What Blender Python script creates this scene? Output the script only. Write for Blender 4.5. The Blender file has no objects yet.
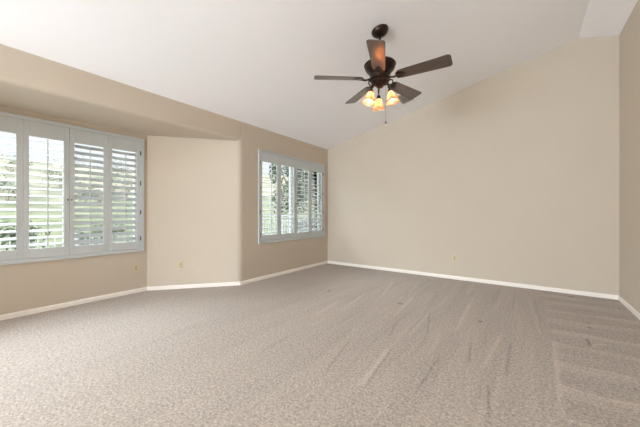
import bpy, math, random
from mathutils import Vector, Matrix, noise
SC = bpy.context.scene
COL = SC.collection
PI = math.pi
rnd = random.Random(7)

# ------------------------------------------------------------------ camera
cam_d = bpy.data.cameras.new('camera')
cam = bpy.data.objects.new('camera', cam_d)
COL.objects.link(cam)
cam.location = (0, 0, 1.2)
cam.rotation_euler = (math.radians(90), 0, math.radians(36.08))
cam_d.sensor_width = 36
cam_d.lens = 281.3 / 640 * 36
cam_d.clip_start = 0.02
cam_d.clip_end = 500
SC.camera = cam

# ------------------------------------------------------------------ world: bright hazy overcast sky
W = bpy.data.worlds.new('sky')
SC.world = W
W.use_nodes = True
wn, wl = W.node_tree.nodes, W.node_tree.links
wn.clear()
wo = wn.new('ShaderNodeOutputWorld')
bg = wn.new('ShaderNodeBackground')
tc = wn.new('ShaderNodeTexCoord')
sx = wn.new('ShaderNodeSeparateXYZ')
rp = wn.new('ShaderNodeValToRGB')
rp.color_ramp.elements[0].position = 0.2
rp.color_ramp.elements[0].color = (0.073, 0.076, 0.079, 1)
rp.color_ramp.elements[1].position = 0.55
rp.color_ramp.elements[1].color = (0.85, 0.93, 1.0, 1)
wl.new(tc.outputs['Generated'], sx.inputs[0])
wl.new(sx.outputs['Z'], rp.inputs[0])
wl.new(rp.outputs[0], bg.inputs[0])
bg.inputs[1].default_value = 11.5
wl.new(bg.outputs[0], wo.inputs[0])


def area(name, loc, rot, sx_, sy_, power, color):
    l = bpy.data.lights.new(name, 'AREA')
    l.shape = 'RECTANGLE'
    l.size = sx_
    l.size_y = sy_
    l.energy = power
    l.color = color
    o = bpy.data.objects.new(name, l)
    COL.objects.link(o)
    o.location = loc
    o.rotation_euler = rot
    return o


# added fill lamps in unseen, invented openings behind and beside the viewpoint
area('added_fill_rear', (-2.7, -5.45, 1.2), (math.radians(90), 0, 0), 2.1, 2.1, 390, (.80, .905, 1.0))
area('added_fill_bay_side', (-4.27, -.38, 1.3), (math.radians(90), 0, math.radians(-49.8)), .95, 1.1, 3, (.80, .905, 1.0))
area('added_fill_left', (-3.83, -4.0, 1.45), (math.radians(90), 0, math.radians(-90)), 2.0, 1.6, 150, (.80, .905, 1.0))

SC.view_settings.view_transform = 'Standard'
SC.view_settings.look = 'None'
SC.view_settings.exposure = 0.32
SC.view_settings.gamma = 1.0
SC.view_settings.use_curve_mapping = False
SC.cycles.use_denoising = True
SC.cycles.max_bounces = 12
SC.cycles.diffuse_bounces = 8
SC.cycles.sample_clamp_indirect = 6


# ------------------------------------------------------------------ materials
def srgb(r, g, b):
    f = lambda c: (c / 255 / 12.92) if c / 255 <= .04045 else ((c / 255 + .055) / 1.055) ** 2.4
    return (f(r), f(g), f(b), 1)


def mat(name, col, rough=.6, metal=0, spec=.5, bump=0, bscale=40, var=0, vscale=3, coat=0, emis=None, estr=0):
    m = bpy.data.materials.new(name)
    m.use_nodes = True
    n, l = m.node_tree.nodes, m.node_tree.links
    b = n['Principled BSDF']
    b.inputs['Base Color'].default_value = col
    b.inputs['Roughness'].default_value = rough
    b.inputs['Metallic'].default_value = metal
    b.inputs['Specular IOR Level'].default_value = spec
    b.inputs['Coat Weight'].default_value = coat
    if emis:
        b.inputs['Emission Color'].default_value = emis
        b.inputs['Emission Strength'].default_value = estr
    t = n.new('ShaderNodeTexCoord')
    if bump:
        nz = n.new('ShaderNodeTexNoise')
        nz.inputs['Scale'].default_value = bscale
        nz.inputs['Detail'].default_value = 3
        bp = n.new('ShaderNodeBump')
        bp.inputs['Strength'].default_value = bump
        bp.inputs['Distance'].default_value = .003
        l.new(t.outputs['Object'], nz.inputs['Vector'])
        l.new(nz.outputs['Fac'], bp.inputs['Height'])
        l.new(bp.outputs[0], b.inputs['Normal'])
    if var:
        nz = n.new('ShaderNodeTexNoise')
        nz.inputs['Scale'].default_value = vscale
        nz.inputs['Detail'].default_value = 4
        rm = n.new('ShaderNodeMapRange')
        rm.inputs['From Min'].default_value = .3
        rm.inputs['From Max'].default_value = .7
        rm.inputs['To Min'].default_value = 1 - var
        rm.inputs['To Max'].default_value = 1 + var
        mx = n.new('ShaderNodeVectorMath')
        mx.operation = 'SCALE'
        mx.inputs[0].default_value = col[:3]
        l.new(t.outputs['Object'], nz.inputs['Vector'])
        l.new(nz.outputs['Fac'], rm.inputs['Value'])
        l.new(rm.outputs[0], mx.inputs['Scale'])
        l.new(mx.outputs[0], b.inputs['Base Color'])
    return m


M = {}
M['wall'] = mat('wall_paint', srgb(199, 187, 171), .75, spec=.25, bump=.25, bscale=45, var=.012, vscale=2)
M['ceiling'] = mat('ceiling_paint', srgb(248, 248, 251), .85, spec=.2, bump=.25, bscale=60)
M['base'] = mat('baseboard_paint', srgb(242, 236, 228), .45, var=.01)
M['shutter'] = mat('shutter_paint', srgb(196, 201, 203), .4, var=.01, vscale=6)
M['vinyl'] = mat('white_vinyl', srgb(240, 240, 238), .4, var=.01)
M['bronze'] = mat('oiled_bronze', srgb(52, 40, 33), .32, metal=.75, var=.25, vscale=30)
M['darkmetal'] = mat('dark_hinge_metal', srgb(60, 54, 48), .4, metal=.6, var=.1)
M['almond'] = mat('almond_plastic', srgb(202, 190, 158), .4, var=.01)
M['almond_dark'] = mat('almond_receptacle', srgb(176, 160, 120), .4, var=.01)
M['slot'] = mat('slot_dark', srgb(50, 44, 36), .6, var=.01)
M['vent'] = mat('vent_grey', srgb(172, 168, 160), .5, var=.02)
M['ventdark'] = mat('vent_duct', srgb(96, 94, 90), .8, var=.02)
M['bark'] = mat('bark', srgb(110, 95, 78), .9, var=.3, vscale=8)
M['leaf_dark'] = mat('leaf_dark', srgb(50, 66, 38), .6, var=.35, vscale=3)
M['leaf_light'] = mat('leaf_light', srgb(62, 67, 48), .6, var=.3, vscale=3)
M['leaf_dry'] = mat('leaf_dry', srgb(52, 55, 40), .7, var=.3, vscale=3)
M['fence'] = mat('fence_paint', srgb(140, 142, 140), .5, var=.02)
M['bulb'] = mat('bulb_glow', (1, .85, .65, 1), .4, emis=(1, .80, .55, 1), estr=60)
M['chain'] = mat('chain_brass', srgb(96, 78, 58), .35, metal=.8, var=.1)


def wood_mat():
    m = mat('walnut_blade', srgb(88, 66, 52), .38, spec=.5, coat=.85)
    n, l = m.node_tree.nodes, m.node_tree.links
    b = n['Principled BSDF']
    b.inputs['Coat IOR'].default_value = 1.8
    b.inputs['Coat Roughness'].default_value = .22
    t = n.new('ShaderNodeTexCoord')
    mp = n.new('ShaderNodeMapping')
    mp.inputs['Scale'].default_value = (2.0, 34, 8)
    nz = n.new('ShaderNodeTexNoise')
    nz.inputs['Scale'].default_value = 1.6
    nz.inputs['Detail'].default_value = 6
    r = n.new('ShaderNodeValToRGB')
    r.color_ramp.elements[0].position = .3
    r.color_ramp.elements[0].color = srgb(42, 29, 22)
    r.color_ramp.elements[1].position = .72
    r.color_ramp.elements[1].color = srgb(84, 60, 47)
    l.new(t.outputs['Object'], mp.inputs[0])
    l.new(mp.outputs[0], nz.inputs['Vector'])
    l.new(nz.outputs['Fac'], r.inputs[0])
    l.new(r.outputs[0], b.inputs['Base Color'])
    return m


M['wood'] = wood_mat()


def glass_mat():
    m = bpy.data.materials.new('window_glass')
    m.use_nodes = True
    n, l = m.node_tree.nodes, m.node_tree.links
    n.clear()
    o = n.new('ShaderNodeOutputMaterial')
    tr = n.new('ShaderNodeBsdfTransparent')
    tr.inputs[0].default_value = (.97, .985, .975, 1)
    gl = n.new('ShaderNodeBsdfGlossy')
    gl.inputs['Roughness'].default_value = .01
    fr = n.new('ShaderNodeFresnel')
    fr.inputs[0].default_value = 1.25
    mx = n.new('ShaderNodeMixShader')
    l.new(fr.outputs[0], mx.inputs[0])
    l.new(tr.outputs[0], mx.inputs[1])
    l.new(gl.outputs[0], mx.inputs[2])
    l.new(mx.outputs[0], o.inputs[0])
    return m


M['glass'] = glass_mat()


def shade_mat():
    # amber scavo glass: lets the bulb shine through, mottled
    m = bpy.data.materials.new('amber_scavo_glass')
    m.use_nodes = True
    n, l = m.node_tree.nodes, m.node_tree.links
    n.clear()
    o = n.new('ShaderNodeOutputMaterial')
    t = n.new('ShaderNodeTexCoord')
    nz = n.new('ShaderNodeTexNoise')
    nz.inputs['Scale'].default_value = 22
    nz.inputs['Detail'].default_value = 5
    r = n.new('ShaderNodeValToRGB')
    r.color_ramp.elements[0].position = .35
    r.color_ramp.elements[0].color = (.52, .27, .155, 1)
    r.color_ramp.elements[1].position = .68
    r.color_ramp.elements[1].color = (.78, .56, .40, 1)
    tl = n.new('ShaderNodeBsdfTranslucent')
    df = n.new('ShaderNodeBsdfPrincipled')
    df.inputs['Roughness'].default_value = .3
    tp = n.new('ShaderNodeBsdfTransparent')
    m1 = n.new('ShaderNodeMixShader')
    m1.inputs[0].default_value = .4
    m2 = n.new('ShaderNodeMixShader')
    m2.inputs[0].default_value = .14
    l.new(t.outputs['Object'], nz.inputs['Vector'])
    l.new(nz.outputs['Fac'], r.inputs[0])
    for s in (tl, df, tp):
        l.new(r.outputs[0], s.inputs[0])
    l.new(tl.outputs[0], m1.inputs[1])
    l.new(df.outputs[0], m1.inputs[2])
    l.new(m1.outputs[0], m2.inputs[1])
    l.new(tp.outputs[0], m2.inputs[2])
    l.new(m2.outputs[0], o.inputs[0])
    return m


M['shade'] = shade_mat()

CARPET_MARKS = [(-2.45, 3.60, .030), (-1.345, 3.655, .036), (-.40, 3.576, .026), (.55, 4.05, .022), (.54, 5.42, .035), (-1.414, 5.25, .025)]
# pile strokes left by vacuum wheels: x0, y0, x1, y1, light (+) or dark (-)
CARPET_STROKES = [(-1.305, 4.112, -1.237, 3.134, 1), (-1.358, 2.392, -1.216, 1.733, -1), (-1.144, 3.016, -1.068, 2.604, -1), (-0.954, 3.82, -0.912, 2.664, 1),
                  (-1.882, 4.816, -1.693, 3.829, 1), (-0.965, 3.671, -0.782, 2.868, -1), (-0.959, 2.43, -0.894, 1.77, -1), (-0.986, 2.401, -0.926, 1.734, 1),
                  (-0.582, 2.527, -0.59, 1.923, -1), (-0.599, 4.626, -0.565, 3.113, 1), (-0.18, 3.394, -0.266, 2.475, 1), (-0.106, 3.198, -0.113, 2.473, -1),
                  (-0.209, 2.312, -0.167, 1.853, -1), (-0.411, 2.977, -0.361, 2.512, -1), (0.226, 3.52, 0.17, 2.099, 1), (0.475, 3.701, 0.48, 3.478, -2),
                  (0.48, 3.478, 0.592, 3.656, 1), (-2.074, 3.317, -1.995, 2.543, .7), (-1.876, 2.071, -1.841, 1.674, -.7), (-1.964, 3.889, -1.821, 2.913, .8),
                  (-2.6, 4.4, -2.5, 3.3, .6), (-1.5, 5.1, -1.42, 4.2, .7), (.05, 4.9, .1, 4.0, .5)]


def carpet_mat():
    m = bpy.data.materials.new('plush_carpet')
    m.use_nodes = True
    n, l = m.node_tree.nodes, m.node_tree.links
    b = n['Principled BSDF']
    b.inputs['Roughness'].default_value = 1
    b.inputs['Specular IOR Level'].default_value = .05
    b.inputs['Sheen Weight'].default_value = .15
    b.inputs['Sheen Roughness'].default_value = .6
    geo = n.new('ShaderNodeNewGeometry')
    P = geo.outputs['Position']

    def math_(op, a, c=None, clamp=False):
        k = n.new('ShaderNodeMath')
        k.operation = op
        k.use_clamp = clamp
        for i, v in enumerate((a, c)):
            if v is None:
                continue
            if isinstance(v, (int, float)):
                k.inputs[i].default_value = v
            else:
                l.new(v, k.inputs[i])
        return k.outputs[0]

    def noise_(scale, detail=2, mp=None, rough=.5, dist=0):
        nz = n.new('ShaderNodeTexNoise')
        nz.inputs['Scale'].default_value = scale
        nz.inputs['Detail'].default_value = detail
        nz.inputs['Roughness'].default_value = rough
        nz.inputs['Distortion'].default_value = dist
        if mp:
            q = n.new('ShaderNodeMapping')
            q.inputs['Scale'].default_value = mp[0]
            q.inputs['Rotation'].default_value = (0, 0, mp[1])
            l.new(P, q.inputs[0])
            l.new(q.outputs[0], nz.inputs['Vector'])
        else:
            l.new(P, nz.inputs['Vector'])
        return nz.outputs['Fac']

    sep = n.new('ShaderNodeSeparateXYZ')
    l.new(P, sep.inputs[0])
    # twist pile: tufts of about a centimetre and a finer yarn grain
    tuft = n.new('ShaderNodeTexVoronoi')
    tuft.inputs['Scale'].default_value = 62
    l.new(P, tuft.inputs['Vector'])
    grain = noise_(60, 3, rough=.8)
    g2 = noise_(30, 2)
    # vacuum strokes: along Y in the middle of the room, along X at the right side
    ys = noise_(1, 3, ((4.5, .5, 1), .04), .55, .4)
    yl = noise_(1, 2, ((15, .8, 1), .05), .5, .3)
    yd = noise_(1, 2, ((13, .7, 1), .02), .5, .5)
    xs = noise_(1, 2, ((.9, 4.6, 1), -.10), .5, .9)
    wob = noise_(1.2, 2)
    xm = n.new('ShaderNodeMapRange')
    xm.interpolation_type = 'SMOOTHSTEP'
    xm.inputs['From Min'].default_value = .17
    xm.inputs['From Max'].default_value = .24
    l.new(math_('ADD', sep.outputs[0], math_('MULTIPLY', math_('SUBTRACT', wob, .5), .12)), xm.inputs['Value'])
    mask = xm.outputs[0]
    # weaker in the bright left part of the room
    lm = n.new('ShaderNodeMapRange')
    lm.inputs['From Min'].default_value = -3.2
    lm.inputs['From Max'].default_value = -1.2
    lm.inputs['To Min'].default_value = .35
    lm.inputs['To Max'].default_value = 1
    l.new(sep.outputs[0], lm.inputs['Value'])

    def sharp(v, lo, hi, amp):
        k = n.new('ShaderNodeMapRange')
        k.interpolation_type = 'SMOOTHSTEP'
        k.inputs['From Min'].default_value = lo
        k.inputs['From Max'].default_value = hi
        k.inputs['To Min'].default_value = -amp
        k.inputs['To Max'].default_value = amp
        l.new(v, k.inputs['Value'])
        return k.outputs[0]
    s_y = math_('ADD', sharp(ys, .40, .60, .030), math_('ADD', sharp(yl, .60, .68, .04), sharp(yd, .66, .60, .035)))
    # sawtooth passes about 0.38 m apart across the right side
    saw = math_('FRACT', math_('ADD', math_('MULTIPLY', math_('ADD', sep.outputs[1], math_('MULTIPLY', sep.outputs[0], -.12)), 2.55), math_('MULTIPLY', xs, .9)))
    s_x = math_('ADD', math_('MULTIPLY', math_('SUBTRACT', math_('POWER', saw, 2.2),   .32), .21), sharp(xs, .43, .57, .02))
    mixs = math_('ADD', math_('MULTIPLY', s_y, math_('SUBTRACT', 1, mask)), math_('MULTIPLY', s_x, mask))
    mixs = math_('MULTIPLY', mixs, lm.outputs[0])
    # small pressed furniture dents and spots
    dents = None
    for (x, y, r) in CARPET_MARKS:
        d = n.new('ShaderNodeVectorMath')
        d.operation = 'DISTANCE'
        l.new(P, d.inputs[0])
        d.inputs[1].default_value = (x, y, 0)
        k = n.new('ShaderNodeMapRange')
        k.interpolation_type = 'SMOOTHSTEP'
        k.inputs['From Min'].default_value = r * .4
        k.inputs['From Max'].default_value = r * 1.5
        k.inputs['To Min'].default_value = .42
        k.inputs['To Max'].default_value = 0
        l.new(d.outputs['Value'], k.inputs['Value'])
        dents = k.outputs[0] if dents is None else math_('MAXIMUM', dents, k.outputs[0])
    strokes = None
    rag = math_('ADD', .35, math_('MULTIPLY', noise_(9, 3), 1.3))
    for (x0, y0, x1, y1, amp) in CARPET_STROKES:
        Ls = math.hypot(x1 - x0, y1 - y0)
        tx, ty = (x1 - x0) / Ls, (y1 - y0) / Ls
        u = math_('SUBTRACT', sep.outputs[0], x0)
        v = math_('SUBTRACT', sep.outputs[1], y0)
        along = math_('ADD', math_('MULTIPLY', u, tx), math_('MULTIPLY', v, ty))
        across = math_('ABSOLUTE', math_('ADD', math_('MULTIPLY', u, -ty), math_('MULTIPLY', v, tx)))
        wd = .030 if amp > 0 else .016
        core = math_('SUBTRACT', 1, math_('DIVIDE', across, wd), clamp=True)
        ends = math_('SUBTRACT', 1, math_('POWER', math_('ABSOLUTE', math_('SUBTRACT', math_('DIVIDE', along, Ls / 2), 1)), 6), clamp=True)
        k = math_('MULTIPLY', math_('MULTIPLY', core, ends), (.19 if amp > 0 else .24) * amp)
        strokes = k if strokes is None else math_('ADD', strokes, k)
    mixs = math_('ADD', mixs, math_('MULTIPLY', strokes, rag))
    val = math_('ADD', 1.0, mixs)
    val = math_('ADD', val, math_('MULTIPLY', math_('SUBTRACT', grain, .5), 2.0))
    val = math_('ADD', val, math_('MULTIPLY', math_('SUBTRACT', g2, .5), .30))
    val = math_('SUBTRACT', val, math_('MULTIPLY', tuft.outputs['Distance'], .16))
    val = math_('SUBTRACT', val, dents)
    sc = n.new('ShaderNodeVectorMath')
    sc.operation = 'SCALE'
    sc.inputs[0].default_value = srgb(176, 164, 153)[:3]
    l.new(val, sc.inputs['Scale'])
    l.new(sc.outputs[0], b.inputs['Base Color'])
    bp = n.new('ShaderNodeBump')
    bp.inputs['Strength'].default_value = .6
    bp.inputs['Distance'].default_value = .006
    hh = math_('SUBTRACT', math_('ADD', grain, math_('MULTIPLY', mixs, 1.0)), dents)
    l.new(hh, bp.inputs['Height'])
    l.new(bp.outputs[0], b.inputs['Normal'])
    return m


M['carpet'] = carpet_mat()


def ground_mat():
    m = mat('hillside_ground', (0, 0, 0, 1), .95, spec=.1)
    n, l = m.node_tree.nodes, m.node_tree.links
    b = n['Principled BSDF']
    geo = n.new('ShaderNodeNewGeometry')
    sep = n.new('ShaderNodeSeparateXYZ')
    l.new(geo.outputs['Position'], sep.inputs[0])
    nz = n.new('ShaderNodeTexNoise')
    nz.inputs['Scale'].default_value = .22
    nz.inputs['Detail'].default_value = 7
    nz.inputs['Roughness'].default_value = .65
    l.new(geo.outputs['Position'], nz.inputs['Vector'])
    r = n.new('ShaderNodeValToRGB')          # dry hillside with scrub
    r.color_ramp.elements[0].position = .42
    r.color_ramp.elements[0].color = srgb(60, 61, 48)
    r.color_ramp.elements[1].position = .55
    r.color_ramp.elements[1].color = srgb(92, 86, 74)
    nz2 = n.new('ShaderNodeTexNoise')
    nz2.inputs['Scale'].default_value = 1.4
    nz2.inputs['Detail'].default_value = 5
    l.new(geo.outputs['Position'], nz2.inputs['Vector'])
    r2 = n.new('ShaderNodeValToRGB')         # grass near the house
    r2.color_ramp.elements[0].position = .35
    r2.color_ramp.elements[0].color = srgb(54, 58, 40)
    r2.color_ramp.elements[1].position = .7
    r2.color_ramp.elements[1].color = srgb(74, 75, 54)
    l.new(nz.outputs['Fac'], r.inputs[0])
    l.new(nz2.outputs['Fac'], r2.inputs[0])
    k = n.new('ShaderNodeMapRange')
    k.inputs['From Min'].default_value = 1.0
    k.inputs['From Max'].default_value = 2.6
    l.new(sep.outputs[2], k.inputs['Value'])
    mx = n.new('ShaderNodeMix')
    mx.data_type = 'RGBA'
    l.new(k.outputs[0], mx.inputs['Factor'])
    l.new(r2.outputs[0], mx.inputs['A'])
    l.new(r.outputs[0], mx.inputs['B'])
    l.new(mx.outputs['Result'], b.inputs['Base Color'])
    return m


M['ground'] = ground_mat()


# ------------------------------------------------------------------ mesh helpers
class MB:
    def __init__(s):
        s.v, s.f = [], []

    def add(s, vs, fs):
        o = len(s.v)
        s.v += [tuple(p) for p in vs]
        s.f += [tuple(o + i for i in f) for f in fs]
        return s

    def box(s, x0, x1, y0, y1, z0, z1):
        vs = [(x, y, z) for x in (x0, x1) for y in (y0, y1) for z in (z0, z1)]
        return s.add(vs, [(0, 1, 3, 2), (4, 6, 7, 5), (0, 4, 5, 1), (2, 3, 7, 6), (0, 2, 6, 4), (1, 5, 7, 3)])

    def prism(s, pts, vec):
        n = len(pts)
        vec = Vector(vec)
        vs = [Vector(p) for p in pts] + [Vector(p) + vec for p in pts]
        return s.add(vs, [tuple(range(n))[::-1], tuple(range(n, 2 * n))] + [(i, (i + 1) % n, n + (i + 1) % n, n + i) for i in range(n)])

    def lathe(s, prof, seg=28, mtx=None, cap=True):
        mtx = mtx or Matrix()
        n = len(prof)
        vs = []
        for i in range(seg):
            a = 2 * PI * i / seg
            for r, z in prof:
                vs.append(mtx @ Vector((r * math.cos(a), r * math.sin(a), z)))
        fs = []
        for i in range(seg):
            j = (i + 1) % seg
            for k in range(n - 1):
                fs.append((i * n + k, j * n + k, j * n + k + 1, i * n + k + 1))
        if cap:
            if prof[0][0] > 1e-5:
                fs.append(tuple(i * n for i in range(seg))[::-1])
            if prof[-1][0] > 1e-5:
                fs.append(tuple(i * n + n - 1 for i in range(seg)))
        return s.add(vs, fs)

    def tube(s, path, rad, seg=10, closed=False):
        path = [Vector(p) for p in path]
        n = len(path)
        rads = rad if isinstance(rad, (list, tuple)) else [rad] * n
        up = None
        vs = []
        for i, p in enumerate(path):
            a = path[i - 1] if (i or closed) else p
            b = path[(i + 1) % n] if (i < n - 1 or closed) else p
            d = (b - a).normalized()
            if up is None:
                up = d.orthogonal().normalized()
            up = (up - d * up.dot(d)).normalized()
            w = d.cross(up)
            for k in range(seg):
                t = 2 * PI * k / seg
                vs.append(p + (up * math.cos(t) + w * math.sin(t)) * rads[i])
        fs = []
        for i in range(n if closed else n - 1):
            j = (i + 1) % n
            for k in range(seg):
                q = (k + 1) % seg
                fs.append((i * seg + k, i * seg + q, j * seg + q, j * seg + k))
        if not closed:
            fs += [tuple(range(seg))[::-1], tuple(range((n - 1) * seg, n * seg))]
        return s.add(vs, fs)

    def build(s, name, m, parent=None, bevel=0, smooth=False, origin=None, angle=40):
        me = bpy.data.meshes.new(name)
        vs = s.v
        if origin:
            vs = [(x - origin[0], y - origin[1], z - origin[2]) for x, y, z in vs]
        me.from_pydata(vs, [], s.f)
        import bmesh
        b = bmesh.new()
        b.from_mesh(me)
        bmesh.ops.recalc_face_normals(b, faces=b.faces)
        b.to_mesh(me)
        b.free()
        me.materials.append(M[m])
        o = bpy.data.objects.new(name, me)
        COL.objects.link(o)
        if origin:
            o.location = origin
        if parent:
            o.parent = parent
        if bevel:
            q = o.modifiers.new('bevel', 'BEVEL')
            q.width = bevel
            q.segments = 2
            q.limit_method = 'ANGLE'
        if smooth:
            me.shade_smooth()
            me.set_sharp_from_angle(angle=math.radians(angle))
        return o


def tag(o, label=None, cat=None, group=None, kind=None):
    for k, v in (('label', label), ('category', cat), ('group', group), ('kind', kind)):
        if v:
            o[k] = v
    return o


def empty(name, loc, rz=0):
    o = bpy.data.objects.new(name, None)
    COL.objects.link(o)
    o.location = loc
    o.rotation_euler = (0, 0, rz)
    o.empty_display_size = .1
    return o


def struct(o, label=None):
    return tag(o, label, None, None, 'structure')


def copy_tree(o, parent=None):
    c = o.copy()
    COL.objects.link(c)
    c.parent = parent
    for ch in list(o.children):
        copy_tree(ch, c)
    return c


# ------------------------------------------------------------------ room dimensions
XL, XR, YB, YR = -3.86, 1.06, 5.61, -5.5       # left, right, back, rear wall planes
XB = -4.762                                    # bay window wall plane
BY0, BY1 = .105, 1.955                         # bay window wall ends
CY0, CY1 = -.96, 3.02                          # bay opening in the left wall
T = .16
ZL = 2.745                                     # ceiling height at the left wall
RX, RZ = .635, 3.79                            # ridge
SL = (RZ - ZL) / (RX - XL)
ZR = RZ - (XR - RX) * .262
ZBAY = 2.418


def ceil_z(x):
    return ZL + (x - XL) * SL if x < RX else RZ - (x - RX) * .262


# floor (carpet)
fl = MB()
fl.prism([(XL - .02, YR, 0), (XR + .02, YR, 0), (XR + .02, YB + .02, 0), (XL - .02, YB + .02, 0), (XL - .02, CY1 + .02, 0),
          (XB - .02, BY1 + .02, 0), (XB - .02, BY0 - .02, 0), (XL - .02, CY0 - .02, 0)], (0, 0, -.12))
struct(fl.build('floor', 'carpet'), 'beige plush wall to wall carpet with vacuum strokes')

# ceiling: long left slope, ridge, short right slope
c = MB()
c.prism([(XL - T, YR - T, ceil_z(XL - T)), (RX, YR - T, RZ), (XR + T, YR - T, ceil_z(XR + T)), (XR + T, YR - T, ceil_z(XR + T) + .2),
         (RX, YR - T, RZ + .2), (XL - T, YR - T, ceil_z(XL - T) + .2)], (0, YB - YR + 2 * T, 0))
struct(c.build('ceiling', 'ceiling'), 'white vaulted ceiling with a ridge')

# bay ceiling and header with rounded lower edge, one continuous plaster surface
r_ = .045
prof = [(XL, ZL + .02)]
for k in range(9):
    a = PI / 2 * k / 8
    prof.append((XL - r_ + r_ * math.cos(a), ZBAY + r_ - r_ * math.sin(a)))
prof += [(XL - r_ - .02, ZBAY), (XB - .1, ZBAY), (XB - .1, ZL + .02)]
hd = MB()
hd.prism([(x, CY0, z) for x, z in prof], (0, CY1 - CY0, 0))
struct(hd.build('wall_left_header', 'wall', smooth=True, angle=30), 'beige header and lowered soffit above the bay')

# left wall beyond the bay, with the opening of the second window
W2 = (3.457, 5.403, .697, 2.315)                    # rough opening y0,y1,z0,z1
W1 = (.197, 1.863, .662, 2.303)


def wall_x(x0, x1, y0, y1, z0, z1, hole):
    m = MB()
    if hole:
        a, b, c_, d = hole
        m.box(x0, x1, y0, a, z0, z1)
        m.box(x0, x1, b, y1, z0, z1)
        m.box(x0, x1, a, b, z0, c_)
        m.box(x0, x1, a, b, d, z1)
    else:
        m.box(x0, x1, y0, y1, z0, z1)
    return m


wl_ = wall_x(XL - T, XL, CY1 + .045, YB + T, -.1, ZL + .02, W2)
# rounded corner bead where the wall turns into the bay (45-50 degree turn)
dx, dy = XB - XL, BY1 - CY1
L_ = math.hypot(dx, dy)
ux, uy = dx / L_, dy / L_                       # along the angled wall, away from the room
rc = .05
p0 = Vector((XL, CY1 + rc, 0))
p1 = Vector((XL + ux * rc, CY1 + uy * rc, 0))
pc = Vector((XL, CY1, 0))
bead = []
for k in range(7):
    t = k / 6
    bead.append((1 - t) ** 2 * p0 + 2 * t * (1 - t) * pc + t * t * p1)
for zz0, zz1 in ((-.1, ZL + .02),):
    wl_.prism([(p.x, p.y, zz0) for p in bead] + [(XL - T, CY1 + .02, zz0), (XL - T, CY1 + rc, zz0)], (0, 0, zz1 - zz0))
struct(wl_.build('wall_left', 'wall', smooth=True, angle=30), 'beige left wall around the second window')
w = wall_x(XL - T, XL, YR - T, CY0, -.1, ZL + .02, (-5.0, -3.0, .65, 2.25))  # unseen hole added in this wall to let light in
struct(w.build('wall_left_near', 'wall'), 'beige left wall beside the viewpoint')

# angled bay walls
def angled(name, a, b, lab, out):
    a, b, out = Vector(a), Vector(b), Vector(out)
    m = MB()
    m.prism([(a.x, a.y, -.1), (b.x, b.y, -.1), (b.x + out.x, b.y + out.y, -.1), (a.x + out.x, a.y + out.y, -.1)], (0, 0, ZBAY + .14))
    return struct(m.build(name, 'wall'), lab)


nrm = Vector((uy, -ux)).normalized()
if nrm.y < 0:
    nrm = -nrm
angled('wall_bay_angled', (XL + ux * rc, CY1 + uy * rc), (XB, BY1), 'pale beige angled wall of the bay', nrm * T)
def near_bay():  # out of view; its side opening is added to bring in light
    a, b = Vector((XL, CY0)), Vector((XB, BY0))
    out = Vector((nrm.x * T, -nrm.y * T))
    m = MB()
    def seg(t0, t1, z0, z1):
        p, q = a.lerp(b, t0), a.lerp(b, t1)
        m.prism([(p.x, p.y, z0), (q.x, q.y, z0), (q.x + out.x, q.y + out.y, z0), (p.x + out.x, p.y + out.y, z0)], (0, 0, z1 - z0))
    seg(0, .13, -.1, ZBAY + .04)
    seg(.87, 1, -.1, ZBAY + .04)
    seg(.13, .87, -.1, .7)
    seg(.13, .87, 1.9, ZBAY + .04)
    return struct(m.build('wall_bay_near', 'wall'), 'beige angled wall with an opening added for light at the near side of the bay')


near_bay()
w = wall_x(XB - T, XB, BY0 - .1, BY1 + .1, -.1, ZBAY + .04, W1)
struct(w.build('wall_bay', 'wall'), 'beige bay wall around the wide shuttered window')

# back wall (gable), right wall, unseen rear wall with an opening added for light
w = MB()
w.prism([(XL - T, YB, -.1), (XR + T, YB, -.1), (XR + T, YB, ceil_z(XR + T) + .03), (RX, YB, RZ + .03), (XL - T, YB, ceil_z(XL - T) + .03)], (0, T, 0))
struct(w.build('wall_back', 'wall'), 'tall beige gable wall')
w = MB()
w.box(XR, XR + T, YR - T, YB + .02, -.1, ZR + .03)
struct(w.build('wall_right', 'wall'), 'beige right wall')
w = MB()
OPENING = (-3.78, -1.62, 2.3)
w.box(XL - T, OPENING[0], YR - T, YR, -.1, ZL)
w.prism([(OPENING[0], YR, OPENING[2]), (OPENING[1], YR, OPENING[2]), (OPENING[1], YR, ceil_z(OPENING[1]) + .03), (OPENING[0], YR, ceil_z(OPENING[0]) + .03)], (0, -T, 0))
w.prism([(OPENING[1], YR, -.1), (XR + T, YR, -.1), (XR + T, YR, ceil_z(XR + T) + .03), (RX, YR, RZ + .03), (OPENING[1], YR, ceil_z(OPENING[1]) + .03)], (0, -T, 0))
w.prism([(XL - T, YR, ZL - .02), (OPENING[0], YR, ZL - .02), (OPENING[0], YR, ceil_z(OPENING[0]) + .03), (XL - T, YR, ceil_z(XL - T) + .03)], (0, -T, 0))
struct(w.build('wall_rear', 'wall'), 'beige rear wall with an unseen opening added for light')

# ------------------------------------------------------------------ baseboards
BH, BT = .06, .014


def baseboard(name, a, b, inward, lab):
    a, b = Vector((*a, 0)), Vector((*b, 0))
    i = Vector((*inward, 0)).normalized()
    pr = [(0, 0), (BT, 0), (BT, BH - .018), (BT * .75, BH - .008), (BT * .35, BH), (0, BH)]
    m = MB()
    d = b - a
    m.prism([a + i * u + Vector((0, 0, z)) for u, z in pr], d)
    return struct(m.build(name, 'base'), lab)


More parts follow.
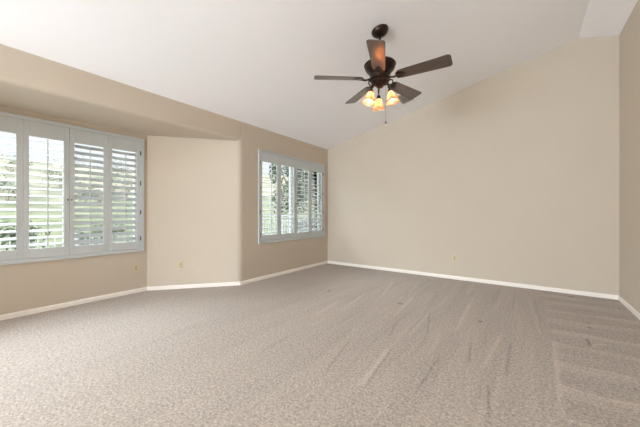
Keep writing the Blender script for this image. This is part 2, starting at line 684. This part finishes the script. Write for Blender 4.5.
baseboard('baseboard_back', (XL, YB), (XR, YB), (0, -1), 'white baseboard under the gable wall')
baseboard('baseboard_right', (XR, YR), (XR, YB), (-1, 0), 'white baseboard under the right wall')
baseboard('baseboard_left', (XL, CY1 + .01), (XL, YB), (1, 0), 'white baseboard below the second window')
baseboard('baseboard_bay_angled', (XL, CY1 + .006), (XB, BY1), (-nrm.x, -nrm.y), 'white baseboard of the angled bay wall')
baseboard('baseboard_bay', (XB, BY0), (XB, BY1 + .005), (1, 0), 'white baseboard below the wide bay window')
baseboard('baseboard_bay_near', (XL, CY0), (XB, BY0), (-nrm.x, nrm.y), 'white baseboard at the near side of the bay')
baseboard('baseboard_left_near', (XL, YR), (XL, CY0), (1, 0), 'white baseboard beside the viewpoint')


# ------------------------------------------------------------------ windows (vinyl sashes and panes in the openings)
def window(name, X, hole, lab):
    y0, y1, z0, z1 = hole
    xo = X - T + .005
    fr = MB()
    f = .045
    fr.box(xo, xo + .075, y0, y1, z0, z0 + f)
    fr.box(xo, xo + .075, y0, y1, z1 - f, z1)
    fr.box(xo, xo + .075, y0, y0 + f, z0 + f, z1 - f)
    fr.box(xo, xo + .075, y1 - f, y1, z0 + f, z1 - f)
    ym = (y0 + y1) / 2
    fr.box(xo + .005, xo + .065, ym - .035, ym + .035, z0 + f, z1 - f)
    o = struct(fr.build(name, 'vinyl', bevel=.004), lab)
    g = MB()
    g.box(xo + .03, xo + .034, y0 + f, ym - .035, z0 + f, z1 - f)
    g.box(xo + .03, xo + .034, ym + .035, y1 - f, z0 + f, z1 - f)
    g.build('window_pane', 'glass', o)
    return o


window('window_1', XB, W1, 'white framed sliding window behind the wide bay shutters')
window('window_2', XL, W2, 'white framed sliding window behind the shutters near the corner')


# ------------------------------------------------------------------ plantation shutters
def shutters(X, y0, y1, z0, z1, tilts, hinge_z, hinges, knob_z, label, bottom, top):
    """frame on the wall face at X; four hinged louvre panels"""
    root = empty('plantation_shutters', (X, (y0 + y1) / 2, z0))
    oy, oz = (y0 + y1) / 2, z0

    def B(m, name, mt, parent, **k):
        # build in the root's frame
        m.v = [(x - X, y - oy, z - oz) for x, y, z in m.v]
        return m.build(name, mt, parent, **k)
    F = .042
    fr = MB()
    fr.box(X + .001, X + .018, y0, y1, z0, z0 + F)
    fr.box(X + .001, X + .018, y0, y1, z1 - F, z1)
    fr.box(X + .001, X + .018, y0, y0 + F, z0 + F, z1 - F)
    fr.box(X + .001, X + .018, y1 - F, y1, z0 + F, z1 - F)
    # raised outer bead of the frame
    for a in ((y0, y1, z0, z0 + .013), (y0, y1, z1 - .013, z1), (y0, y0 + .013, z0 + .013, z1 - .013), (y1 - .013, y1, z0 + .013, z1 - .013)):
        fr.box(X + .018, X + .024, *a)
    B(fr, 'shutter_frame', 'shutter', root, bevel=.003)
    a0, a1 = y0 + F, y1 - F
    pw = (a1 - a0) / 4
    S = .05
    for i in range(4):
        p0, p1 = a0 + i * pw + .0015, a0 + (i + 1) * pw - .0015
        b0, b1 = z0 + F + .002, z1 - F - .002
        pm = MB()
        xa, xb = X - .018, X + .010
        pm.box(xa, xb, p0, p0 + S, b0, b1)
        pm.box(xa, xb, p1 - S, p1, b0, b1)
        pm.box(xa, xb, p0 + S, p1 - S, b0, b0 + bottom)
        pm.box(xa, xb, p0 + S, p1 - S, b1 - top, b1)
        po = B(pm, 'shutter_panel', 'shutter', root, bevel=.003)
        q0, q1 = b0 + bottom, b1 - top
        nl = 16
        pitch = (q1 - q0) / nl
        lm = MB()
        th = math.radians(tilts[i])
        hw, ht = .040, .0055
        n8 = 12
        for k in range(nl):
            zc = q0 + (k + .5) * pitch
            sec = []
            for j in range(n8):
                t = 2 * PI * j / n8
                u, w_ = hw * math.cos(t), ht * math.sin(t)
                # u axis runs outwards (-x); a positive tilt lifts the outer edge
                sec.append((X - .004 - u * math.cos(th) - w_ * math.sin(th), p0 + S + .001, zc + u * math.sin(th) + w_ * math.cos(th) * 1))
            lm.prism(sec, (0, p1 - p0 - 2 * S - .002, 0))
        B(lm, 'louvers', 'shutter', po, smooth=True, angle=50)
        # tilt rod along the inner edges
        rx = X - .004 + hw * math.cos(th) + .006
        rz = -math.sin(th) * hw
        tr = MB()
        yc = (p0 + p1) / 2
        tr.box(rx - .004, rx + .006, yc - .006, yc + .006, q0 + .5 * pitch + rz - .01, q1 - .5 * pitch + rz + .035)
        for k in range(nl):
            zc = q0 + (k + .5) * pitch + rz
            tr.box(rx - .010, rx - .003, yc - .0025, yc + .0025, zc - .003, zc + .003)
        B(tr, 'tilt_rod', 'shutter', po, bevel=.002)
        if i in (1, 2) and knob_z:
            kb = MB()
            ky = p1 - .018 if i == 1 else p0 + .018
            kb.lathe([(.0, 0), (.005, 0), (.004, .008), (.008, .012), (.009, .017), (.006, .021), (0, .022)], 16,
                     Matrix.Translation((xb, ky, knob_z)) @ Matrix.Rotation(PI / 2, 4, 'Y'))
            k_ = B(kb, 'knob', 'darkmetal', po, smooth=True)
            k_['label'] = 'dark round knob'
        for side in hinges:
            if (side == 'left' and i == 0) or (side == 'right' and i == 3):
                hy = p0 if side == 'left' else p1
                for hz in hinge_z:
                    h = MB()
                    h.tube([(xb + .006, hy, hz - .034), (xb + .006, hy, hz + .034)], .005, 10)
                    h.box(xb + .001, xb + .004, hy - .009, hy + .009, hz - .03, hz + .03)
                    ho = B(h, 'hinge', 'darkmetal', po)
                    ho['label'] = 'dark metal hinge'
    return tag(root, label, 'shutters')


shutters(XB, .155, 1.905, .620, 2.345, (20, 20, 42, 40), (.82, 1.22, 1.66, 2.12), ('left', 'right'), 1.375,
         'wide white four-panel plantation shutters on the bay window', .115, .175)
shutters(XL, 3.415, 5.445, .655, 2.357, (13, 13, 20, 20), (.82, 1.22, 1.66, 2.12), ('left', 'right'), 1.40,
         'white four-panel plantation shutters on the window nearest the back corner', .105, .165)


# ------------------------------------------------------------------ wall outlets
def make_outlet():
    root = empty('wall_outlet', (0, 0, 0))
    p = MB()
    p.box(-.035, .035, -.006, 0, -.0575, .0575)
    p.build('cover_plate', 'almond', root, bevel=.003)
    for s in (-1, 1):
        q = MB()
        pts = []
        for k in range(16):
            a = 2 * PI * k / 16
            pts.append((.0165 * math.cos(a), -.0065, s * .0195 + max(-.0135, min(.0135, .0175 * math.sin(a)))))
        q.prism(pts, (0, -.003, 0))
        ro = q.build('receptacle', 'almond_dark', root)
        sl = MB()
        sl.box(-.0075, -.0055, -.0101, -.0094, s * .0195 - .001, s * .0195 + .007)
        sl.box(.0055, .0075, -.0101, -.0094, s * .0195, s * .0195 + .006)
        sl.box(-.002, .002, -.0101, -.0094, s * .0195 - .009, s * .0195 - .005)
        sl.build('slot', 'slot', ro)
    sc = MB()
    sc.lathe([(0, 0), (.003, 0), (.003, .001), (0, .0015)], 10, Matrix.Translation((0, -.006, 0)) @ Matrix.Rotation(PI / 2, 4, 'X'))
    sc.build('screw', 'almond_dark', root)
    return root


outlet = make_outlet()
# angled wall outlet position: ray of the wall at 38 % of its length from the bay window corner
oa = Vector((XB, BY1)) + Vector((-ux, -uy)) * .478
spots = [
    ((XB + .0005, 1.80, .375), PI / 2, 'almond wall outlet under the right end of the wide bay window shutters'),
    ((oa.x - nrm.x * .0005, oa.y - nrm.y * .0005, .375), math.atan2(nrm.y, nrm.x) - PI / 2, 'almond wall outlet on the blank angled wall of the bay'),
    ((XL + .0005, 5.26, .39), PI / 2, 'small wall outlet below the right end of the corner window shutters'),
    ((-1.04, YB - .0005, .384), 0, 'small wall outlet low on the tall gable wall below the fan'),
]
for i, (loc, rz, lab) in enumerate(spots):
    o = outlet if i == 0 else copy_tree(outlet)
    o.location = loc
    o.rotation_euler = (0, 0, rz)
    tag(o, lab, 'outlet', 'almond outlets on the walls')

# ------------------------------------------------------------------ ceiling vent
vx, vy = -1.72, 4.90
ve = empty('ceiling_vent', (vx, vy, ceil_z(vx) - .001))
ve.rotation_euler = (0, -math.atan(SL), 0)
m = MB()
for a in ((-.10, .10, -.19, -.165), (-.10, .10, .165, .19), (-.10, -.075, -.165, .165), (.075, .10, -.165, .165)):
    m.box(a[0], a[1], a[2], a[3], -.012, 0)
m.build('vent_frame', 'vent', ve, bevel=.003)
m = MB()
m.box(-.076, .076, -.166, .166, -.004, -.001)
m.build('duct_backing', 'ventdark', ve)
m = MB()
for k in range(8):
    x = -.068 + k * .0194
    m.prism([(x - .008, -.165, -.004), (x + .006, -.165, -.012), (x + .008, -.165, -.011), (x - .006, -.165, -.003)], (0, .33, 0))
m.build('vent_slats', 'vent', ve)
tag(ve, 'small grey ceiling vent behind the fan light', 'vent')

# ------------------------------------------------------------------ ceiling fan
FX, FY = -1.363, 3.052
FZ = ceil_z(FX)
fan = empty('ceiling_fan', (FX, FY, FZ))
tag(fan, 'dark bronze five-blade ceiling fan with three glowing amber glass lamps', 'ceiling fan')
BZ = 2.757 - FZ            # blade plane, local
# canopy tilted to the sloped ceiling
m = MB()
m.lathe([(0, -.072), (.024, -.072), (.034, -.066), (.064, -.054), (.087, -.031), (.096, -.014), (.098, 0.0), (0, 0)], 32, Matrix.Rotation(-math.atan(SL), 4, 'Y'))
m.build('canopy', 'bronze', fan, smooth=True)
m = MB()
m.tube([(0.0, 0, -.05), (0, 0, BZ + .23)], .0125, 14)
m.lathe([(0, BZ + .245), (.026, BZ + .245), (.030, BZ + .23), (.028, BZ + .195), (.0, BZ + .195)], 20)
m.build('downrod', 'bronze', fan, smooth=True)
m = MB()
m.lathe([(0, .205), (.035, .205), (.05, .198), (.10, .192), (.150, .184), (.172, .177), (.180, .169), (.184, .163), (.177, .156), (.175, .142), (.168, .122),
         (.155, .104), (.138, .088), (.122, .078), (.115, .073), (.124, .068), (.124, .058), (.114, .052), (.108, .040), (.108, .012), (0, .012)], 40,
        Matrix.Translation((0, 0, BZ)))
m.build('motor_housing', 'bronze', fan, smooth=True)
m = MB()
m.lathe([(0, .012), (.118, .012), (.122, .004), (.120, -.008), (.108, -.014), (.098, -.020), (.098, -.028), (.103, -.033), (.100, -.040), (.088, -.048),
         (.078, -.056), (.060, -.062), (.040, -.066), (.036, -.070), (.041, -.076), (.041, -.084), (.034, -.092), (.020, -.098), (.008, -.101), (0, -.104)], 36,
        Matrix.Translation((0, 0, BZ)))
m.build('switch_housing', 'bronze', fan, smooth=True)

pitch = math.radians(13)


def blade_meshes():
    # local: blade along +X, chord along Y, pitched about X
    R0, R1 = .205, .765
    out = []
    w0, w1 = .068, .088
    N = 10
    out.append((R0, -w0 * .55))
    out.append((R0 + .012, -w0 * .9))
    for k in range(1, N):
        t = k / N
        out.append((R0 + (R1 - R0 - .035) * t, -(w0 + (w1 - w0) * t)))
    for k in range(7):
        a = -PI / 2 + PI / 2 * k / 6
        out.append((R1 - .035 + .035 * math.cos(a), -(w1 - .035) + .035 * math.sin(a)))
    up = [(x, -y) for x, y in out][::-1]
    out += up
    m = MB()
    m.prism([(x, y, 0) for x, y in out], (0, 0, .008))
    ir = MB()
    # blade iron: arm from the motor to a three-lobed plate beneath the blade
    ir.tube([(.085, 0, .004), (.12, 0, .0), (.15, 0, -.010), (.18, 0, -.012), (.215, 0, -.007)], [.016, .012, .010, .012, .010], 10)
    pl = []
    for k in range(24):
        a = 2 * PI * k / 24
        rr = .045 * (1 + .22 * math.cos(3 * a))
        pl.append((.235 + rr * math.cos(a) * 1.15, rr * math.sin(a) * 1.0, -.0075))
    ir.prism(pl, (0, 0, .007))
    for (bx, by) in ((.278, 0), (.215, .030), (.215, -.030)):
        ir.lathe([(0, -.0125), (.005, -.0120), (.0075, -.0085), (.0075, -.006), (0, -.006)], 10, Matrix.Translation((bx, by, 0)))
    return m, ir


bm_, im_ = blade_meshes()
b0 = bm_.build('blade', 'wood', fan, bevel=.0025)
i0 = im_.build('blade_iron', 'bronze', b0, smooth=True)
b0['label'] = 'dark walnut fan blade'
for k in range(5):
    b = b0 if k == 0 else b0.copy()
    if k:
        COL.objects.link(b)
        ii = i0.copy()
        COL.objects.link(ii)
        ii.parent = b
    b.parent = fan
    b.location = (0, 0, BZ)
    a = math.radians(-68.9 + 72 * k)
    # chord falls along the counter-clockwise tangent
    b.rotation_euler = (Matrix.Rotation(a, 4, 'Z') @ Matrix.Rotation(-pitch, 4, 'X')).to_euler()

# light kit: three scrolled arms with bell shades
shade_prof = [(.020, .0), (.026, -.006), (.032, -.020), (.040, -.045), (.050, -.072), (.060, -.095), (.066, -.110), (.0665, -.116),
              (.0635, -.116), (.063, -.110), (.057, -.095), (.047, -.072), (.037, -.045), (.029, -.020), (.023, -.008), (.018, -.003)]
LZ = BZ - .165
for k, ang in enumerate((85, 205, -35)):
    a = math.radians(ang + 36.08)
    R = Matrix.Rotation(a, 4, 'Z')
    am = MB()
    pts = []
    for t in range(17):
        s = t / 16
        x = .05 + .07 * s
        z = LZ + .085 + .02 * math.sin(s * PI * .9) - .075 * s * s
        pts.append(R @ Vector((x, 0, z)))
    am.tube(pts, .0065, 8)
    ring = []
    for t in range(20):
        q = 2 * PI * t / 20
        ring.append(R @ Vector((.126 + .030 * math.cos(q), 0, LZ + .100 + .030 * math.sin(q))))
    am.tube(ring, .0068, 8, closed=True)
    tiltm = R @ Matrix.Translation((.118, 0, LZ + .018)) @ Matrix.Rotation(math.radians(-14), 4, 'Y')
    am.lathe([(0, .012), (.012, .012), (.017, .004), (.022, -.004), (.026, -.018), (.027, -.030), (.0, -.030)], 18, tiltm)
    ao = am.build('lamp_arm', 'bronze', fan, smooth=True)
    st = tiltm @ Matrix.Translation((0, 0, -.022)) @ Matrix.Scale(1.14, 4)
    sm = MB()
    n = len(shade_prof)
    vs, fs = [], []
    SEG = 32
    for i in range(SEG):
        q = 2 * PI * i / SEG
        for j, (r, z) in enumerate(shade_prof):
            rr = r * (1 + .02 * math.cos(8 * q) * (-z / .116))
            vs.append(st @ Vector((rr * math.cos(q), rr * math.sin(q), z)))
    for i in range(SEG):
        i2 = (i + 1) % SEG
        for j in range(n):
            j2 = (j + 1) % n
            fs.append((i * n + j, i2 * n + j, i2 * n + j2, i * n + j2))
    sm.add(vs, fs)
    so = sm.build('lamp_shade', 'shade', ao, smooth=True, angle=60)
    so['label'] = 'mottled amber glass bell shade'
    bu = MB()
    bu.lathe([(0, -.008), (.012, -.010), (.013, -.026), (.018, -.040), (.024, -.056), (.025, -.066), (.021, -.079), (.012, -.088), (0, -.091)], 18, st)
    bo = bu.build('bulb', 'bulb', ao, smooth=True)
    bo['label'] = 'glowing light bulb'
# pull chain on the right of the switch housing
pcx, pcy = .055 * math.cos(math.radians(5)), .055 * math.sin(math.radians(5))
m = MB()
z = BZ - .06
m.tube([(pcx * 1.25, pcy * 1.25, z + .015), (pcx * 1.3, pcy, z - .01), (pcx * 1.3, pcy, BZ - .50)], .0014, 6)
k = z - .02
while k > BZ - .495:
    m.lathe([(0, .0024), (.0024, 0), (0, -.0024)], 6, Matrix.Translation((pcx * 1.3, pcy, k)))
    k -= .012
ch = m.build('pull_chain', 'chain', fan)
m = MB()
m.lathe([(0, 0), (.004, -.002), (.008, -.012), (.009, -.020), (.006, -.028), (0, -.031)], 14, Matrix.Translation((pcx * 1.3, pcy, BZ - .495)))
m.build('chain_fob', 'bronze', ch, smooth=True)

# ------------------------------------------------------------------ outdoors
def gz(x, y):
    d = max(0, -x - 9.5)
    h = -.25 + 10.6 * (1 - math.exp(-(d / 42) ** 1.6)) * (1 + .10 * math.sin(y * .09 + 1)) + .02 * d
    back = max(0, y - 12)
    h += .09 * back * (1 - math.exp(-back / 20)) * .8
    h += .35 * noise.noise(Vector((x * .12, y * .12, 0))) * min(1, d / 6)
    return h


nx, ny = 60, 90
vs, fs = [], []
for i in range(nx):
    for j in range(ny):
        x = -4.0 - 96 * (i / (nx - 1)) ** 1.4
        y = -45 + 145 * j / (ny - 1)
        vs.append((x, y, gz(x, y) if x < -4.9 else -.25))
for i in range(nx - 1):
    for j in range(ny - 1):
        fs.append((i * ny + j, (i + 1) * ny + j, (i + 1) * ny + j + 1, i * ny + j + 1))
g = MB()
g.add(vs, fs)
struct(g.build('hillside_ground', 'ground', smooth=True), 'grass yard rising to a dry hillside')


def foliage(cx, cy, cz, rx, ry, rz_, n, size, seed):
    r = random.Random(seed)
    m = MB()
    clumps = [(Vector((r.uniform(-.7, .7), r.uniform(-.7, .7), r.uniform(-.7, .7))), r.uniform(.35, .6)) for _ in range(9)]
    for _ in range(n):
        cc, cr = r.choice(clumps)
        d = Vector((r.gauss(0, 1), r.gauss(0, 1), r.gauss(0, 1))).normalized() * cr * r.random() ** .4
        p = cc + d
        p = Vector((cx + p.x * rx, cy + p.y * ry, cz + p.z * rz_))
        u = Vector((r.gauss(0, 1), r.gauss(0, 1), r.gauss(0, 1))).normalized()
        v = u.orthogonal().normalized()
        w_ = u.cross(v)
        s = size * r.uniform(.6, 1.3)
        m.add([p - v * s, p + w_ * s * .45 + u * s * .1, p + v * s, p - w_ * s * .45 + u * s * .1], [(0, 1, 2), (0, 2, 3)])
    return m


def tree(x, y, h, r, leaf, label, seed, name='tree', n=2600):
    z = gz(x, y) - .05
    root = empty(name, (x, y, z))
    rr = random.Random(seed)
    t = MB()
    path = [(0, 0, 0), (.06 * rr.uniform(-1, 1), .06 * rr.uniform(-1, 1), h * .2), (.12 * rr.uniform(-1, 1), .1 * rr.uniform(-1, 1), h * .42), (.1, .1, h * .72)]
    t.tube(path, [.10, .085, .07, .03], 10)
    for k in range(6):
        a = rr.uniform(0, 2 * PI)
        z0 = h * rr.uniform(.3, .55)
        t.tube([(0, 0, z0), (.4 * r * math.cos(a), .4 * r * math.sin(a), z0 + h * .12), (.75 * r * math.cos(a), .75 * r * math.sin(a), z0 + h * .26)], [.045, .03, .012], 8)
    t.build('trunk', 'bark', root, smooth=True)
    foliage(0, 0, h * .66, r, r, h * .36, n, .085, seed).build('foliage', leaf, root)
    return tag(root, label, 'tree')


def shrub(x, y, h, r, leaf, label, seed, n=1100, group=None):
    z = gz(x, y) - .05
    root = empty('shrub', (x, y, z))
    t = MB()
    for k in range(5):
        a = 2 * PI * k / 5
        t.tube([(0, 0, 0), (.3 * r * math.cos(a), .3 * r * math.sin(a), h * .5)], [.02, .008], 6)
    t.build('stem', 'bark', root)
    foliage(0, 0, h * .55, r, r, h * .45, n, .07, seed).build('foliage', leaf, root)
    return tag(root, label, 'shrub', group)


tree(-7.85, 8.85, 4.8, .85, 'leaf_dark', 'leafy green tree behind the middle of the corner window', 11)
tree(-8.3, 12.3, 5.4, 1.5, 'leaf_light', 'dense tree behind the right panels of the corner window', 12)
shrub(-8.0, 6.4, .95, .6, 'leaf_light', 'light green shrub behind the left edge of the corner window fence', 21)
shrub(-8.2, 10.4, 1.25, .8, 'leaf_light', 'round green shrub between the two trees outside the corner window', 22)
shrub(-8.3, 14.2, 1.5, .9, 'leaf_light', 'tall light green shrub beyond the right-hand tree', 23)
shrub(-9.6, .9, 1.3, .75, 'leaf_light', 'yellow-green shrub low outside the second panel of the bay shutters', 24)
shrub(-9.8, 2.75, 1.3, .75, 'leaf_light', 'yellow-green shrub outside the third panel of the bay shutters', 25)
shrub(-9.6, 4.6, 1.2, .75, 'leaf_light', 'yellow-green shrub outside the fourth panel of the bay shutters', 26)
for k, (x, y, s) in enumerate(((-24, 2.5, 1.5), (-30, 6, 1.8), (-27, 9.5, 1.6), (-37, 4, 2.0), (-34, 12, 2.0), (-42, 9, 2.2), (-23, 6.4, 1.2), (-46, 15, 2.4), (-30, 17, 1.9), (-38, 21, 2.2))):
    shrub(x, y, s, s * .8, 'leaf_dry', 'dusty green scrub bush on the dry hillside beyond the fence', 40 + k, 500, 'scrub bushes on the hillside')


def fence(x, y0, y1, top, label):
    root = empty('picket_fence', (x, (y0 + y1) / 2, gz(x, 0)))
    base = gz(x, 0)
    L = y1 - y0
    for zc, nm in ((top - base - .03, 'top_rail'), (.14, 'bottom_rail')):
        m = MB()
        m.box(-.02, .02, -L / 2, L / 2, zc - .02, zc + .02)
        m.build(nm, 'fence', root)
    npk = int(L / .13)
    first = None
    for k in range(npk):
        if first is None:
            m = MB()
            m.box(-.011, .011, -.011, .011, .0, top - base - .04)
            p = first = m.build('picket', 'fence', root)
        else:
            p = first.copy()
            COL.objects.link(p)
            p.parent = root
        p.location = (0, -L / 2 + (k + .5) * L / npk, 0)
    k = 0
    while k * 2.4 <= L:
        m = MB()
        m.box(-.03, .03, -.03, .03, -.1, top - base + .03)
        p = m.build('fence_post', 'fence', root)
        p.location = (0, -L / 2 + k * 2.4, 0)
        k += 1
    return tag(root, label, 'fence')


fence(-7.0, 4.9, 15.5, 1.17, 'tall white picket fence outside the corner window')
fence(-8.3, -.5, 4.8, .72, 'low white picket fence outside the bay window')
